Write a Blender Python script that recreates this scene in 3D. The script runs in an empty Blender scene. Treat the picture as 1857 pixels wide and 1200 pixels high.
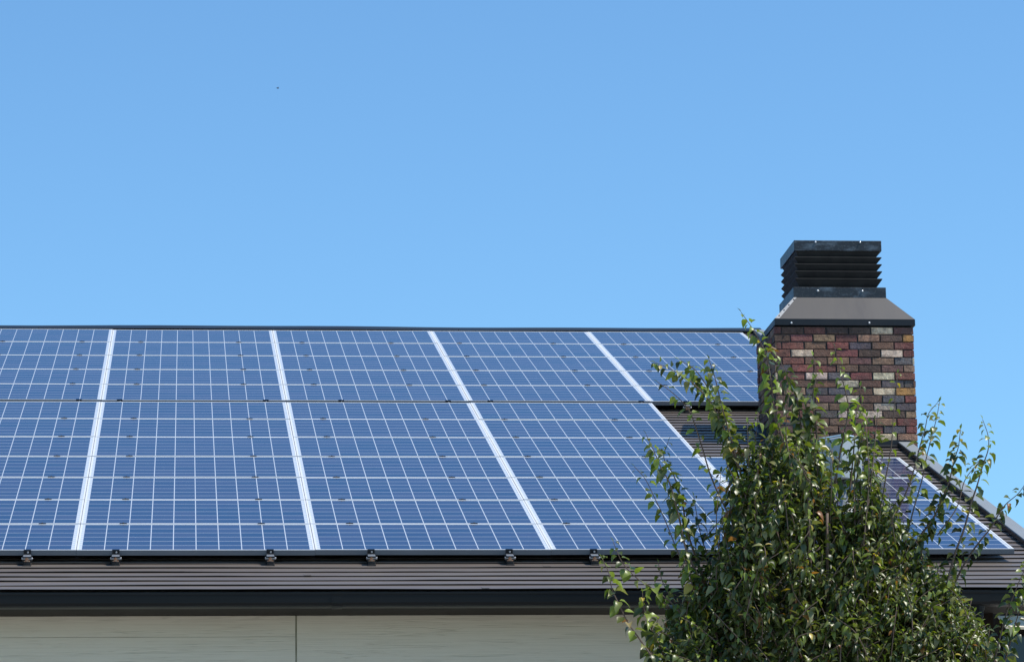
import bpy, bmesh, math, random
import numpy as np
from mathutils import Matrix, Vector

random.seed(7)
RNG = np.random.default_rng(11)
scene = bpy.context.scene
col = scene.collection

# ------------------------------------------------------------------ camera
F_PX, IMW, IMH = 6279.094, 1857.0, 1200.0
CAM = np.array([0.744972, -24.243969, -3.513925])
PITCH, YAW, ROLL = math.radians(11.818659), math.radians(-5.529110), math.radians(-0.864949)


def cam_axes():
    cp, sp = math.cos(PITCH), math.sin(PITCH)
    cy, sy = math.cos(YAW), math.sin(YAW)
    fwd = np.array([-sy * cp, cy * cp, sp])
    right = np.array([cy, sy, 0.0])
    up = np.cross(right, fwd)
    cr, sr = math.cos(ROLL), math.sin(ROLL)
    return cr * right + sr * up, -sr * right + cr * up, fwd


RIGHT, UP, FWD = cam_axes()
cam_data = bpy.data.cameras.new('camera')
cam_data.sensor_width = 36.0
cam_data.lens = 36.0 * F_PX / IMW
cam_data.clip_start = 0.1
cam_data.clip_end = 5000.0
cam = bpy.data.objects.new('camera', cam_data)
col.objects.link(cam)
mw = Matrix.Identity(4)
for i in range(3):
    mw[i][0], mw[i][1], mw[i][2], mw[i][3] = RIGHT[i], UP[i], -FWD[i], CAM[i]
cam.matrix_world = mw
scene.camera = cam

# ------------------------------------------------------------------ sky, sun, exposure
SUN_TO = Vector((3.0, -1.0, 5.0)).normalized()          # direction towards the sun
SUN_EL = math.asin(SUN_TO.z)
SUN_AZ = math.atan2(SUN_TO.x, SUN_TO.y)                 # clockwise from +Y
world = bpy.data.worlds.new('World')
scene.world = world
world.use_nodes = True
wn = world.node_tree
bg = wn.nodes['Background']
sky = wn.nodes.new('ShaderNodeTexSky')
sky.sky_type = 'NISHITA'
sky.sun_disc = False
sky.sun_elevation = SUN_EL
sky.sun_rotation = SUN_AZ
sky.altitude = 0
sky.air_density = 1.0
sky.dust_density = 0.3
sky.ozone_density = 2.0
tint = wn.nodes.new('ShaderNodeMix')                     # the deep blue of a clear dry day
tint.data_type = 'RGBA'; tint.blend_type = 'MULTIPLY'; tint.inputs[0].default_value = 1.0
tint.inputs[7].default_value = (0.875, 1.28, 1.50, 1)
wn.links.new(sky.outputs[0], tint.inputs[6])
wn.links.new(tint.outputs[2], bg.inputs[0])
bg.inputs[1].default_value = 0.121

sun_data = bpy.data.lights.new('sun', 'SUN')
sun_data.energy = 4.6
sun_data.angle = math.radians(0.5)
sun_data.color = (1.0, 0.94, 0.85)
sun = bpy.data.objects.new('sun', sun_data)
col.objects.link(sun)
sun.location = (10, -10, 20)
sun.rotation_euler = (-SUN_TO).to_track_quat('-Z', 'Y').to_euler()

scene.view_settings.view_transform = 'Standard'
scene.view_settings.look = 'None'
scene.view_settings.exposure = 0.0
scene.view_settings.gamma = 1.0

# ------------------------------------------------------------------ helpers
ROOF_A = math.radians(19.0704)
CA, SA = math.cos(ROOF_A), math.sin(ROOF_A)
U3, V3, N3 = np.array([1.0, 0, 0]), np.array([0, CA, SA]), np.array([0, -SA, CA])
GROUND_Z = -5.1


def rp(u, v, n):
    """point in roof coordinates: along the eave, up the slope, off the slope"""
    return (u, v * CA - n * SA, v * SA + n * CA)


def pix(px, py, Y):
    """where the sight line of a photo point meets the vertical plane y = Y"""
    d = (px - IMW / 2) / F_PX * RIGHT - (py - IMH / 2) / F_PX * UP + FWD
    t = (Y - CAM[1]) / d[1]
    return CAM + t * d


def tag(o, label=None, cat=None, group=None, kind=None):
    if label: o['label'] = label
    if cat: o['category'] = cat
    if group: o['group'] = group
    if kind: o['kind'] = kind
    return o


def empty(name, loc=(0, 0, 0), rot=(0, 0, 0), parent=None):
    o = bpy.data.objects.new(name, None)
    o.empty_display_size = 0.2
    col.objects.link(o)
    o.location = loc
    o.rotation_euler = rot
    if parent: o.parent = parent
    return o


class MB:
    """collects shapes into one mesh"""
    def __init__(self):
        self.v, self.f, self.m, self.c = [], [], [], []

    def add(self, verts, faces, mat=0, color=None):
        b = len(self.v)
        self.v.extend([tuple(p) for p in verts])
        for f in faces:
            self.f.append(tuple(b + i for i in f))
            self.m.append(mat)
            self.c.append(color)

    def box(self, lo, hi, mat=0, color=None, tf=None):
        x0, y0, z0 = lo; x1, y1, z1 = hi
        vs = [(x0, y0, z0), (x1, y0, z0), (x1, y1, z0), (x0, y1, z0), (x0, y0, z1), (x1, y0, z1), (x1, y1, z1), (x0, y1, z1)]
        if tf: vs = [tf(*p) for p in vs]
        self.add(vs, [(3, 2, 1, 0), (4, 5, 6, 7), (0, 1, 5, 4), (1, 2, 6, 5), (2, 3, 7, 6), (3, 0, 4, 7)], mat, color)

    def tube(self, pts, radii, n=8, mat=0, cap=True):
        pts = [Vector(p) for p in pts]
        rings = []
        ref = Vector((0.31, 0.95, 0.05)).normalized()
        for i, p in enumerate(pts):
            a = pts[max(i - 1, 0)]; b = pts[min(i + 1, len(pts) - 1)]
            d = (b - a).normalized()
            r = ref if abs(d.dot(ref)) < 0.95 else Vector((1, 0, 0))
            x = d.cross(r).normalized(); y = d.cross(x)
            rings.append([p + (x * math.cos(2 * math.pi * k / n) + y * math.sin(2 * math.pi * k / n)) * radii[i] for k in range(n)])
        vs = [q for r in rings for q in r]
        fs = []
        for i in range(len(pts) - 1):
            for k in range(n):
                k2 = (k + 1) % n
                fs.append((i * n + k, i * n + k2, (i + 1) * n + k2, (i + 1) * n + k))
        if cap:
            fs.append(tuple(range(n - 1, -1, -1)))
            fs.append(tuple((len(pts) - 1) * n + k for k in range(n)))
        self.add(vs, fs, mat)

    def loft(self, rings, mat=0, cap_top=True, cap_bot=True):
        """rings: (x0, x1, y0, y1, z) rectangles stacked in order"""
        vs, fs = [], []
        for (x0, x1, y0, y1, z) in rings:
            vs += [(x0, y0, z), (x1, y0, z), (x1, y1, z), (x0, y1, z)]
        for i in range(len(rings) - 1):
            for k in range(4):
                k2 = (k + 1) % 4
                fs.append((i * 4 + k, i * 4 + k2, i * 4 + 4 + k2, i * 4 + 4 + k))
        if cap_bot: fs.append((3, 2, 1, 0))
        if cap_top:
            b = (len(rings) - 1) * 4
            fs.append((b, b + 1, b + 2, b + 3))
        self.add(vs, fs, mat)

    def sphere(self, c, r, sc=(1, 1, 1), nu=10, nv=6, mat=0):
        vs, fs = [], []
        for i in range(nv + 1):
            t = math.pi * i / nv
            for k in range(nu):
                p = 2 * math.pi * k / nu
                vs.append((c[0] + r * sc[0] * math.sin(t) * math.cos(p), c[1] + r * sc[1] * math.sin(t) * math.sin(p), c[2] + r * sc[2] * math.cos(t)))
        for i in range(nv):
            for k in range(nu):
                k2 = (k + 1) % nu
                fs.append((i * nu + k, (i + 1) * nu + k, (i + 1) * nu + k2, i * nu + k2))
        self.add(vs, fs, mat)

    def mesh(self, name, mats):
        me = bpy.data.meshes.new(name)
        me.from_pydata(self.v, [], self.f)
        for m in (mats if isinstance(mats, (list, tuple)) else [mats]): me.materials.append(m)
        if any(self.m): me.polygons.foreach_set('material_index', self.m)
        if any(c is not None for c in self.c):
            at = me.color_attributes.new('tint', 'FLOAT_COLOR', 'CORNER')
            buf = []
            for p, c in zip(me.polygons, self.c):
                c = c or (1, 1, 1)
                buf += [c[0], c[1], c[2], 1.0] * p.loop_total
            at.data.foreach_set('color', buf)
        me.update()
        return me

    def build(self, name, mats, parent=None, bevel=0, smooth=False, loc=None, rot=None):
        me = self.mesh(name, mats)
        bm = bmesh.new(); bm.from_mesh(me)
        bmesh.ops.remove_doubles(bm, verts=bm.verts, dist=1e-6)
        bmesh.ops.recalc_face_normals(bm, faces=bm.faces)
        bm.to_mesh(me); bm.free()
        if smooth:
            me.polygons.foreach_set('use_smooth', [True] * len(me.polygons))
        o = bpy.data.objects.new(name, me)
        col.objects.link(o)
        if parent: o.parent = parent
        if loc: o.location = loc
        if rot: o.rotation_euler = rot
        if bevel:
            b = o.modifiers.new('bevel', 'BEVEL'); b.width = bevel; b.segments = 2; b.limit_method = 'ANGLE'
        return o


# ------------------------------------------------------------------ materials
def new_mat(name):
    m = bpy.data.materials.new(name); m.use_nodes = True
    nt = m.node_tree
    return m, nt, nt.nodes['Principled BSDF']


def N(nt, t, **kw):
    n = nt.nodes.new(t)
    for k, v in kw.items():
        if hasattr(n, k): setattr(n, k, v)
        else: n.inputs[k].default_value = v
    return n


def math_n(nt, op, a, b=None, clamp=False):
    n = nt.nodes.new('ShaderNodeMath'); n.operation = op; n.use_clamp = clamp
    for i, x in enumerate((a, b)):
        if x is None: continue
        if isinstance(x, (int, float)): n.inputs[i].default_value = x
        else: nt.links.new(x, n.inputs[i])
    return n.outputs[0]


def mix_c(nt, fac, a, b, blend='MIX'):
    n = nt.nodes.new('ShaderNodeMix'); n.data_type = 'RGBA'; n.blend_type = blend
    for i, x in ((0, fac), (6, a), (7, b)):
        if isinstance(x, (int, float)): n.inputs[i].default_value = x
        elif isinstance(x, tuple): n.inputs[i].default_value = (*x, 1)
        else: nt.links.new(x, n.inputs[i])
    return n.outputs[2]


def ramp(nt, src, lo, hi):
    n = nt.nodes.new('ShaderNodeMapRange'); n.clamp = True
    nt.links.new(src, n.inputs[0]); n.inputs[1].default_value = lo; n.inputs[2].default_value = hi
    return n.outputs[0]


def tex_noise(nt, vec, scale, detail=4, rough=0.55):
    n = N(nt, 'ShaderNodeTexNoise'); n.inputs['Scale'].default_value = scale
    n.inputs['Detail'].default_value = detail; n.inputs['Roughness'].default_value = rough
    if vec is not None: nt.links.new(vec, n.inputs['Vector'])
    return n.outputs['Fac']


def obj_vec(nt, scale=(1, 1, 1)):
    tc = nt.nodes.new('ShaderNodeTexCoord')
    mp = nt.nodes.new('ShaderNodeMapping'); mp.inputs['Scale'].default_value = scale
    nt.links.new(tc.outputs['Object'], mp.inputs['Vector'])
    return mp.outputs[0]


def bump(nt, bsdf, h, strength=0.3, dist=0.01):
    b = nt.nodes.new('ShaderNodeBump'); b.inputs['Strength'].default_value = strength; b.inputs['Distance'].default_value = dist
    nt.links.new(h, b.inputs['Height']); nt.links.new(b.outputs[0], bsdf.inputs['Normal'])


def painted(name, c1, c2, scale=3.0, rough=0.5, metal=0.0, spec=0.5, stretch=(1, 1, 1), bumps=0.0, lo=0.35, hi=0.65):
    m, nt, b = new_mat(name)
    v = obj_vec(nt, stretch)
    f = ramp(nt, tex_noise(nt, v, scale, 6, 0.6), lo, hi)
    nt.links.new(mix_c(nt, f, c1, c2), b.inputs['Base Color'])
    b.inputs['Roughness'].default_value = rough; b.inputs['Metallic'].default_value = metal
    b.inputs['Specular IOR Level'].default_value = spec
    r = math_n(nt, 'ADD', math_n(nt, 'MULTIPLY', f, 0.15), rough - 0.07)
    nt.links.new(r, b.inputs['Roughness'])
    if bumps: bump(nt, b, tex_noise(nt, v, scale * 8, 3), bumps, 0.004)
    return m


M = {}
M['frame'] = painted('anodised aluminium', (0.78, 0.78, 0.77), (0.70, 0.70, 0.69), 2.0, 0.40, 0.05)
M['face_shade'] = painted('grey frame face shade', (0.155, 0.165, 0.18), (0.13, 0.14, 0.155), 2.0, 0.45)  # shade on the frames' front faces, put into a darker grey
M['steel_dark'] = painted('dark painted steel', (0.010, 0.012, 0.015), (0.015, 0.017, 0.020), 2.0, 0.42, spec=0.3)
M['gutter'] = painted('dark plastic gutter', (0.006, 0.0065, 0.007), (0.010, 0.0105, 0.011), 1.5, 0.4, spec=0.2, stretch=(0.4, 2, 6))
M['fascia'] = painted('dark brown fascia', (0.014, 0.012, 0.011), (0.02, 0.017, 0.015), 1.5, 0.6, spec=0.2)
M['soffit'] = painted('dark brown soffit board', (0.016, 0.014, 0.012), (0.022, 0.019, 0.016), 1.5, 0.7, spec=0.2)
M['bracket'] = painted('weathered black steel', (0.02, 0.02, 0.022), (0.045, 0.042, 0.04), 30, 0.5, 0.3)
M['zinc'] = painted('zinc plate', (0.5, 0.51, 0.52), (0.35, 0.36, 0.37), 40, 0.4, 0.7)
M['rust'] = painted('rusty bolt steel', (0.48, 0.16, 0.06), (0.6, 0.42, 0.28), 60, 0.75)
M['rivet'] = painted('bright rivet', (0.8, 0.8, 0.78), (0.7, 0.7, 0.7), 10, 0.3, 0.6)
M['back'] = painted('panel backing', (0.03, 0.03, 0.032), (0.04, 0.04, 0.04), 2, 0.6)
M['verge'] = painted('grey verge trim', (0.27, 0.29, 0.30), (0.23, 0.245, 0.25), 3, 0.5)
M['hood'] = painted('brown grey painted hood', (0.078, 0.068, 0.062), (0.055, 0.049, 0.046), 2.6, 0.42, lo=0.3, hi=0.75, stretch=(2.5, 0.5, 0.5))
M['seam'] = painted('pale seam strip', (0.42, 0.42, 0.42), (0.25, 0.25, 0.25), 14, 0.45, 0.3)
M['post'] = painted('pale grey galvanised post', (0.36, 0.38, 0.40), (0.27, 0.29, 0.31), 22, 0.5, 0.15)
M['cabinet'] = painted('pale grey cabinet paint', (0.33, 0.36, 0.38), (0.28, 0.31, 0.33), 4, 0.42)
M['bark'] = painted('brown bark', (0.11, 0.07, 0.05), (0.19, 0.135, 0.10), 20, 0.8, stretch=(1, 1, 0.25), bumps=0.5)
M['timber'] = painted('dark brown cladding', (0.012, 0.008, 0.006), (0.02, 0.013, 0.009), 3, 0.7, spec=0.15, stretch=(6, 6, 1))
M['nb_wall'] = painted('dark neighbour wall', (0.013, 0.010, 0.008), (0.02, 0.016, 0.013), 2, 0.7, spec=0.15)
M['nb_roof'] = painted('grey tile', (0.09, 0.09, 0.095), (0.13, 0.13, 0.13), 3, 0.7)
M['awning'] = painted('cream awning cloth', (0.82, 0.72, 0.56), (0.76, 0.66, 0.5), 3, 0.8)
M['glass_dark'] = painted('dark window glass', (0.01, 0.012, 0.014), (0.014, 0.016, 0.018), 1, 0.08)
M['bird'] = painted('dark feathers', (0.02, 0.022, 0.03), (0.04, 0.04, 0.05), 9, 0.7)


def mat_weathered():
    m, nt, b = new_mat('weathered dark cap metal')
    v = obj_vec(nt, (1, 1, 2.2))
    f = ramp(nt, tex_noise(nt, v, 6.5, 8, 0.68), 0.5, 0.72)
    g = ramp(nt, tex_noise(nt, obj_vec(nt, (1, 1, 1)), 60, 4, 0.7), 0.56, 0.72)
    c = mix_c(nt, f, (0.012, 0.014, 0.017), (0.10, 0.13, 0.155))
    c = mix_c(nt, math_n(nt, 'MULTIPLY', g, 0.45), c, (0.26, 0.25, 0.23))
    nt.links.new(c, b.inputs['Base Color'])
    b.inputs['Roughness'].default_value = 0.42
    bump(nt, b, f, 0.1, 0.003)
    return m


M['weathered'] = mat_weathered()
M['louvre'] = painted('dull black louvre paint', (0.018, 0.018, 0.018), (0.03, 0.029, 0.027), 8, 0.6, spec=0.2)


def mat_roof():
    m, nt, b = new_mat('brown steel roofing')
    v = obj_vec(nt, (0.35, 1.4, 1.4))
    f = ramp(nt, tex_noise(nt, v, 2.2, 8, 0.62), 0.36, 0.66)
    c = mix_c(nt, f, (0.137, 0.111, 0.094), (0.158, 0.134, 0.115))
    d = ramp(nt, tex_noise(nt, obj_vec(nt, (0.5, 3, 3)), 6.0, 6, 0.7), 0.55, 0.78)
    c = mix_c(nt, math_n(nt, 'MULTIPLY', d, 0.5), c, (0.205, 0.165, 0.12))
    nt.links.new(c, b.inputs['Base Color'])
    nt.links.new(math_n(nt, 'ADD', math_n(nt, 'MULTIPLY', d, 0.2), 0.42), b.inputs['Roughness'])
    bump(nt, b, tex_noise(nt, obj_vec(nt, (2, 2, 2)), 240, 2), 0.12, 0.002)
    return m


M['roof'] = mat_roof()


def mat_brick():
    m, nt, b = new_mat('mixed clay brick')
    a = nt.nodes.new('ShaderNodeAttribute'); a.attribute_name = 'tint'
    v = obj_vec(nt)
    n1 = ramp(nt, tex_noise(nt, v, 26, 8, 0.7), 0.3, 0.7)
    n2 = ramp(nt, tex_noise(nt, v, 9, 5, 0.6), 0.48, 0.72)
    dark = mix_c(nt, 1.0, a.outputs[0], (0.40, 0.38, 0.38), 'MULTIPLY')
    lite = mix_c(nt, 1.0, a.outputs[0], (1.45, 1.35, 1.25), 'MULTIPLY')
    c = mix_c(nt, n1, dark, lite)
    c = mix_c(nt, math_n(nt, 'MULTIPLY', n2, 0.4), c, (0.13, 0.105, 0.095))
    n3 = ramp(nt, tex_noise(nt, v, 14, 6, 0.7), 0.42, 0.68)
    c = mix_c(nt, math_n(nt, 'MULTIPLY', n3, 0.45), c, (0.20, 0.115, 0.085))
    n4 = ramp(nt, tex_noise(nt, obj_vec(nt, (1, 1, 0.5)), 3.2, 6, 0.65), 0.42, 0.75)
    c = mix_c(nt, math_n(nt, 'MULTIPLY', n4, 0.55), c, mix_c(nt, 1.0, c, (0.38, 0.36, 0.36), 'MULTIPLY'))
    nt.links.new(c, b.inputs['Base Color'])
    b.inputs['Roughness'].default_value = 0.8
    h = math_n(nt, 'ADD', tex_noise(nt, v, 34, 6, 0.7), math_n(nt, 'MULTIPLY', tex_noise(nt, v, 110, 4, 0.7), 0.5))
    bump(nt, b, h, 1.0, 0.022)
    return m


M['brick'] = mat_brick()
M['mortar'] = painted('dark mortar', (0.042, 0.038, 0.037), (0.085, 0.078, 0.074), 22, 0.9, bumps=0.4)


def mat_siding():
    m, nt, b = new_mat('cream wood grain siding')
    v = obj_vec(nt, (0.5, 1, 62))
    w = nt.nodes.new('ShaderNodeTexNoise'); w.inputs['Scale'].default_value = 1.6
    w.inputs['Detail'].default_value = 3; w.inputs['Distortion'].default_value = 0.9
    nt.links.new(v, w.inputs['Vector'])
    fine = tex_noise(nt, obj_vec(nt, (1.5, 1, 150)), 2.2, 5, 0.65)
    h = math_n(nt, 'ADD', math_n(nt, 'MULTIPLY', w.outputs['Fac'], 0.8), math_n(nt, 'MULTIPLY', fine, 0.9))
    cn = tex_noise(nt, obj_vec(nt, (0.20, 1, 12)), 1.3, 4, 0.5)
    cl = math_n(nt, 'ABSOLUTE', math_n(nt, 'SUBTRACT', math_n(nt, 'FRACT', math_n(nt, 'MULTIPLY', cn, 21.0)), 0.5))
    lines = ramp(nt, cl, 0.0, 0.16)
    brk = ramp(nt, tex_noise(nt, obj_vec(nt, (1.1, 1, 14)), 1.6, 3), 0.44, 0.60)
    lines = math_n(nt, 'ADD', lines, math_n(nt, 'MULTIPLY', brk, 0.8), True)
    soft = ramp(nt, h, 0.62, 0.9)
    groove = math_n(nt, 'MULTIPLY', lines, math_n(nt, 'ADD', math_n(nt, 'MULTIPLY', soft, 0.35), 0.65))
    big = tex_noise(nt, obj_vec(nt, (0.4, 1, 2)), 1.2, 4)
    c0 = mix_c(nt, big, (0.69, 0.63, 0.50), (0.73, 0.67, 0.53))
    c = mix_c(nt, groove, mix_c(nt, 1.0, c0, (0.80, 0.80, 0.77), 'MULTIPLY'), c0)
    nt.links.new(c, b.inputs['Base Color'])
    b.inputs['Roughness'].default_value = 0.72
    bump(nt, b, groove, 0.45, 0.003)
    return m


M['siding'] = mat_siding()
M['sealant'] = painted('weathered sealant', (0.20, 0.19, 0.12), (0.3, 0.29, 0.21), 12, 0.8)

PW, PH = 1.6705, 0.997                 # module size
PITCH_U, PITCH_V, GAP = 1.675, 1.02, 0.105
CELL, CGAP = 0.1606, 0.0064


def mat_cells():
    m, nt, b = new_mat('solar cells under glass')
    tc = nt.nodes.new('ShaderNodeTexCoord')
    sp = nt.nodes.new('ShaderNodeSeparateXYZ'); nt.links.new(tc.outputs['Object'], sp.inputs[0])
    oi = nt.nodes.new('ShaderNodeObjectInfo')
    x = math_n(nt, 'DIVIDE', math_n(nt, 'ADD', sp.outputs[0], 5 * CELL), CELL)
    y = math_n(nt, 'DIVIDE', math_n(nt, 'ADD', sp.outputs[1], 3 * CELL), CELL)
    fx, fy = math_n(nt, 'FRACT', x), math_n(nt, 'FRACT', y)
    ix, iy = math_n(nt, 'FLOOR', x), math_n(nt, 'FLOOR', y)
    g = CGAP / CELL / 2
    def inside(fr):
        return math_n(nt, 'MULTIPLY', math_n(nt, 'GREATER_THAN', fr, g), math_n(nt, 'LESS_THAN', fr, 1 - g))
    def rng(val, n):
        return math_n(nt, 'MULTIPLY', math_n(nt, 'GREATER_THAN', val, 0.0), math_n(nt, 'LESS_THAN', val, float(n)))
    cell = math_n(nt, 'MULTIPLY', math_n(nt, 'MULTIPLY', inside(fx), inside(fy)), math_n(nt, 'MULTIPLY', rng(x, 10), rng(y, 6)))
    cv = nt.nodes.new('ShaderNodeCombineXYZ'); nt.links.new(ix, cv.inputs[0]); nt.links.new(iy, cv.inputs[1])
    nt.links.new(math_n(nt, 'MULTIPLY', oi.outputs['Random'], 97.0), cv.inputs[2])
    wn_ = nt.nodes.new('ShaderNodeTexWhiteNoise'); nt.links.new(cv.outputs[0], wn_.inputs['Vector'])
    vo = nt.nodes.new('ShaderNodeTexVoronoi'); vo.inputs['Scale'].default_value = 85
    vadd = nt.nodes.new('ShaderNodeVectorMath'); vadd.operation = 'ADD'
    nt.links.new(tc.outputs['Object'], vadd.inputs[0]); nt.links.new(cv.outputs[0], vadd.inputs[1])
    nt.links.new(vadd.outputs[0], vo.inputs['Vector'])
    vs = nt.nodes.new('ShaderNodeSeparateColor'); nt.links.new(vo.outputs['Color'], vs.inputs[0])
    c = mix_c(nt, wn_.outputs[0], (0.004, 0.027, 0.090), (0.030, 0.042, 0.110))
    c = mix_c(nt, math_n(nt, 'MULTIPLY', vs.outputs[0], 0.22), c, (0.016, 0.062, 0.15))
    # module to module tint
    c = mix_c(nt, math_n(nt, 'MULTIPLY', oi.outputs['Random'], 0.35), c, (0.030, 0.036, 0.095))
    # thin silver busbars along the long side, two to a cell
    bb = 0.008
    d1 = math_n(nt, 'LESS_THAN', math_n(nt, 'ABSOLUTE', math_n(nt, 'SUBTRACT', fy, 0.27)), bb)
    d2 = math_n(nt, 'LESS_THAN', math_n(nt, 'ABSOLUTE', math_n(nt, 'SUBTRACT', fy, 0.73)), bb)
    c = mix_c(nt, math_n(nt, 'MULTIPLY', math_n(nt, 'ADD', d1, d2, True), 0.12), c, (0.42, 0.44, 0.46))
    d3 = math_n(nt, 'LESS_THAN', math_n(nt, 'ABSOLUTE', math_n(nt, 'SUBTRACT', fy, 0.27)), 0.035)
    d4 = math_n(nt, 'LESS_THAN', math_n(nt, 'ABSOLUTE', math_n(nt, 'SUBTRACT', fy, 0.73)), 0.035)
    tabs = math_n(nt, 'MULTIPLY', math_n(nt, 'ADD', d3, d4, True), math_n(nt, 'SUBTRACT', 1.0, rng(x, 10)))
    sheet = mix_c(nt, tabs, (0.62, 0.65, 0.68), (0.95, 0.95, 0.95))
    c = mix_c(nt, cell, sheet, c)
    # a little dust
    du = ramp(nt, tex_noise(nt, vadd.outputs[0], 1.6, 6, 0.6), 0.4, 0.75)
    c = mix_c(nt, math_n(nt, 'MULTIPLY', du, 0.045), c, (0.4, 0.38, 0.34))
    nt.links.new(c, b.inputs['Base Color'])
    b.inputs['Roughness'].default_value = 0.09
    b.inputs['IOR'].default_value = 1.5
    b.inputs['Specular IOR Level'].default_value = 0.42
    return m


M['cells'] = mat_cells()


def mat_leaf():
    m, nt, b = new_mat('leaf')
    a = nt.nodes.new('ShaderNodeAttribute'); a.attribute_name = 'tint'
    v = obj_vec(nt)
    f = tex_noise(nt, v, 60, 3)
    c = mix_c(nt, f, mix_c(nt, 1.0, a.outputs[0], (0.75, 0.75, 0.7), 'MULTIPLY'), mix_c(nt, 1.0, a.outputs[0], (1.2, 1.2, 1.1), 'MULTIPLY'))
    nt.links.new(c, b.inputs['Base Color'])
    b.inputs['Roughness'].default_value = 0.36
    b.inputs['Specular IOR Level'].default_value = 0.5
    tr = nt.nodes.new('ShaderNodeBsdfTranslucent')
    nt.links.new(mix_c(nt, 1.0, a.outputs[0], (1.8, 2.0, 0.6), 'MULTIPLY'), tr.inputs[0])
    mx = nt.nodes.new('ShaderNodeMixShader'); mx.inputs[0].default_value = 0.25
    nt.links.new(b.outputs[0], mx.inputs[1]); nt.links.new(tr.outputs[0], mx.inputs[2])
    nt.links.new(mx.outputs[0], nt.nodes['Material Output'].inputs[0])
    return m


M['leaf'] = mat_leaf()

# ------------------------------------------------------------------ ground
def mat_ground():
    m, nt, b = new_mat('pale gravel and grass')
    v = obj_vec(nt)
    f = ramp(nt, tex_noise(nt, v, 0.35, 8, 0.6), 0.42, 0.58)
    f2 = tex_noise(nt, v, 9, 6, 0.7)
    c = mix_c(nt, f, (0.34, 0.32, 0.30), (0.24, 0.235, 0.20))
    c = mix_c(nt, f2, c, mix_c(nt, 1.0, c, (1.4, 1.4, 1.4), 'MULTIPLY'))
    nt.links.new(c, b.inputs['Base Color']); b.inputs['Roughness'].default_value = 0.9
    bump(nt, b, f2, 0.4, 0.02)
    return m


g = MB()
g.add([(-2500, -2500, GROUND_Z), (2500, -2500, GROUND_Z), (2500, 2500, GROUND_Z), (-2500, 2500, GROUND_Z)], [(0, 1, 2, 3)])
tag(g.build('ground', mat_ground()), kind='structure')

# ------------------------------------------------------------------ house
XL, XR = -9.0, 7.0                   # roof left end, verge inner line
HN = -0.09                           # roof surface below the glass plane
V_EAVE, V_RIDGE = -0.93, 13.16
WALL_Y, WALL_XR, WALL_XL = -0.40, 6.42, -8.5
SOF_Z = -0.515
RIDGE = rp(0, V_RIDGE, HN)

house = empty('house', (0, 0, GROUND_Z))
tag(house, 'low house with brown stepped metal roof, cream wood-grain wall and brick chimney', 'house')
HT = Matrix.Translation((0, 0, -GROUND_Z))


def hpart(mb, name, mats, parent=None, **kw):
    o = mb.build(name, mats, None, **kw)
    if parent is None:
        o.parent = house
        o.matrix_parent_inverse = HT.copy()
    else:
        o.parent = parent
    return o


# walls: siding boards with a narrow upright joint
xj = pix(537, 1150, WALL_Y)[0]
zj = pix(300, 1154.5, WALL_Y)[2]
zb = GROUND_Z + 0.35
w = MB()
w.box((WALL_XL, WALL_Y, zj + 0.0012), (xj - 0.006, WALL_Y + 0.12, SOF_Z - 0.001))
w.box((WALL_XL, WALL_Y, zb), (xj - 0.006, WALL_Y + 0.12, zj - 0.0012))
w.box((xj + 0.006, WALL_Y, zb), (WALL_XR - 0.16, WALL_Y + 0.12, SOF_Z - 0.001))
wall = hpart(w, 'wall', M['siding'])
s = MB(); s.box((xj - 0.006, WALL_Y + 0.004, zb), (xj + 0.006, WALL_Y + 0.10, SOF_Z - 0.001))
s.box((WALL_XL + 0.01, WALL_Y + 0.01, zj - 0.0012), (xj - 0.006, WALL_Y + 0.10, zj + 0.0012))
hpart(s, 'joint_sealant', M['sealant'], wall)
cb = MB(); cb.box((WALL_XR - 0.16, WALL_Y - 0.02, zb), (WALL_XR, WALL_Y + 0.14, SOF_Z - 0.001))
hpart(cb, 'corner_board', M['timber'])
# gable and back walls, foundation
YB = 2 * RIDGE[1] - WALL_Y
gw = MB()
for (xa, xb_) in ((WALL_XL, WALL_XL + 0.12), (WALL_XR - 0.12, WALL_XR)):
    prof = [(WALL_Y + 0.14, zb), (YB, zb), (YB, SOF_Z), (RIDGE[1], RIDGE[2] - 0.16), (WALL_Y + 0.14, SOF_Z - 0.002)]
    vs = [(xa, y, z) for y, z in prof] + [(xb_, y, z) for y, z in prof]
    gw.add(vs, [(4, 3, 2, 1, 0), (5, 6, 7, 8, 9)] + [(k, (k + 1) % 5, 5 + (k + 1) % 5, 5 + k) for k in range(5)])
gw.box((WALL_XL + 0.12, YB - 0.12, zb), (WALL_XR - 0.12, YB - 0.001, SOF_Z))
hpart(gw, 'gable_wall', M['siding'])
fd = MB(); fd.box((WALL_XL + 0.03, WALL_Y + 0.03, GROUND_Z - 0.2), (WALL_XR - 0.03, YB - 0.03, zb - 0.001))
hpart(fd, 'foundation', M['mortar'])

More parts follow.
